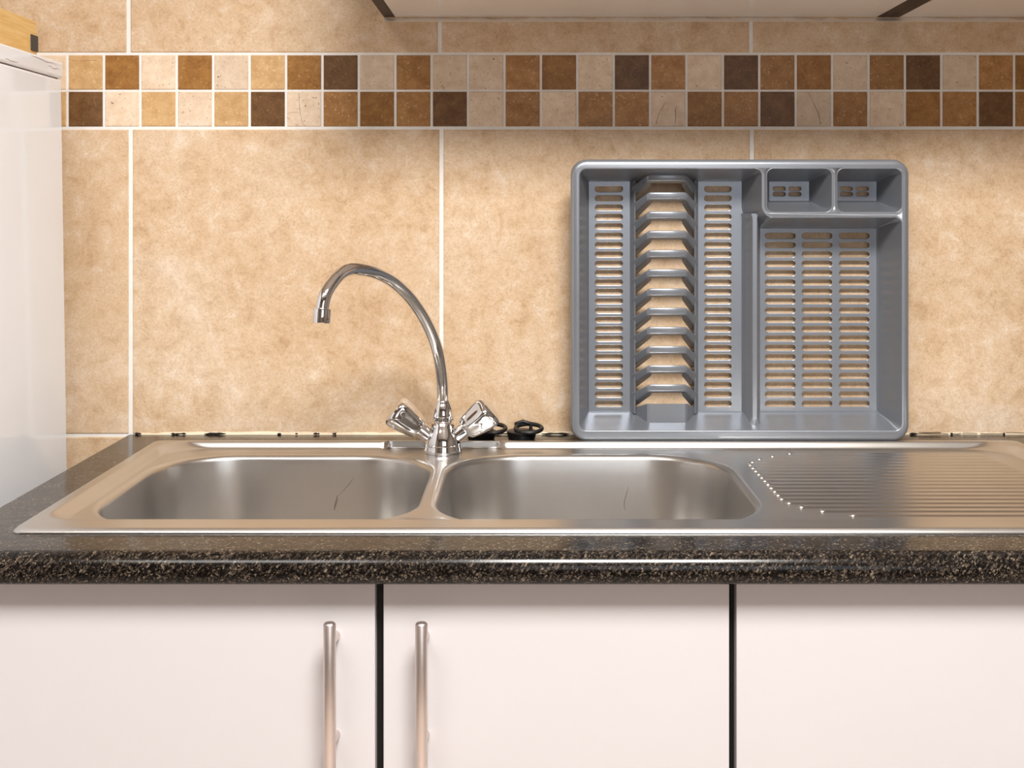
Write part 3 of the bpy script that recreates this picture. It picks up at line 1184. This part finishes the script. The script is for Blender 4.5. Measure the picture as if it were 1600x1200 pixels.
# solid end block at the bottom and web at the top
m = MB(rog)
zt, zbm = PZ(629.5, BD - RH), PZ(663, BD - RH)
rgs = []
for f, hh in ((0, 0), (.9, RH * .95), (1, RH)):
    i2 = .0012 if f == 1 else 0
    rgs.append([(xa + (xb - xa) * f + i2, by - hh, zbm - .004 + i2), (xd + (xc - xd) * f - i2, by - hh, zbm - .004 + i2), (xd + (xc - xd) * f - i2, by - hh, zt - .0150 * (1 - f) - i2), (xa + (xb - xa) * f + i2, by - hh, zt - .0150 * (1 - f) - i2)])
m.loft(rgs, True, False, True)
m.build('end_block', P, rack, 30)
m = MB(rog)
zt, zbm = PZ(262, BD - RH), PZ(271.5, BD - RH)
rgs = []
for f, hh in ((0, 0), (.92, RH * .93), (1, RH - .001)):
    rgs.append([(xa + (xb - xa) * f, by - hh, zbm - .012 * (1 - f)), (xd + (xc - xd) * f, by - hh, zbm - .012 * (1 - f)), (xd + (xc - xd) * f, by - hh, iz1 - .004 ), (xa + (xb - xa) * f, by - hh, iz1 - .004)])
m.loft(rgs, True, False, True)
m.build('top_block', P, rack, 30)

# ------------------------------------------------------------------ fridge
fr = thing('fridge', (-.92, -.35, 0), 'white fridge at the left edge with a scuffed top panel', 'fridge')
fgo = fr.location
FXR = -.6320               # right side at the floor, before the slight tilt
tilt = math.radians(.85)
FT = 1.4035
m = MB(fgo); m.box(FXR - .55, FXR, -.60, -.052, .02, FT, .003); m.build('body', M['fridge'], fr)
m = MB(fgo); m.box(FXR - .552, FXR + .0015, -.655, -.050, FT + .0015, FT + .0245, .003); lid = m.build('top_panel', M['fridge'], fr)
m = MB(fgo); m.box(FXR - .546, FXR - .004, -.596, -.056, FT - .001, FT + .0025); m.build('seam', M['scuff'], fr)
m = MB(fgo); m.box(FXR - .55, FXR, -.655, -.604, .06, FT - .002, .006); d = m.build('door', M['fridge'], fr)
m = MB(fgo); m.tube([(FXR - .04, -.66, .8), (FXR - .04, -.69, .82), (FXR - .04, -.69, 1.16), (FXR - .04, -.66, 1.18)], .009, 14); m.build('handle', M['fridge'], d, 60)
for xx in (FXR - .50, FXR - .05):
    for yy in (-.55, -.1):
        m = MB(fgo); m.lathe((xx, yy, .006 if xx < FXR - .3 else .0), (0, 0, 1), [(.02, 0), (.02, .012), (.012, .015), (.012, .022)], 16); m.build('foot', M['black'], fr, 40)
for (ya, yb, zz) in ((-.062, -.105, FT + .013), (-.07, -.16, FT + .019), (-.2, -.24, FT + .006)):
    m = MB(fgo); m.tube([(FXR + .0014, ya + (yb - ya) * t, zz + random.uniform(-.0012, .0012)) for t in (0, .2, .4, .6, .8, 1)], [.0002, .0004, .0006, .0004, .0005, .0002], 6)
    m.build('scuff_mark', M['scuff'], lid)
fr.rotation_euler = (0, -tilt, 0)

# pine board on the fridge
bxr = -.6565
top = FT + .0245 + .0020
d_e = 1.622
wb = thing('wooden_tray', (bxr - .15, -.35, top), 'pale pine wooden tray with black clips lying on the fridge', 'tray')
wo = wb.location
ye = -(DW - d_e)
m = MB(wo); m.box(bxr - .012, bxr, -.56, ye, top, top + .045, .0012); m.build('side_board', M['wood'], wb)
m = MB(wo); m.box(bxr - .30, bxr - .288, -.56, ye, top, top + .045, .0012); m.build('side_board', M['wood'], wb)
m = MB(wo); m.box(bxr - .288, bxr - .012, ye - .014, ye - .002, top, top + .040, .0012); m.build('end_board', M['wood'], wb)
m = MB(wo); m.box(bxr - .288, bxr - .012, -.558, -.546, top, top + .040, .0012); m.build('end_board', M['wood'], wb)
m = MB(wo); m.box(bxr - .288, bxr - .012, -.546, ye - .014, top + .002, top + .008); m.build('base_board', M['wood'], wb)
m = MB(wo); m.box(bxr - .002, bxr + .0016, ye - .021, ye + .001, top + .004, top + .0255, .0008); m.build('clip', M['darkmetal'], wb)
m = MB(wo); m.box(bxr - .014, bxr + .0012, -.30, -.262, top + .044, top + .075, .0008); m.build('clip', M['darkmetal'], wb)
wb.rotation_euler = (0, -tilt, 0)
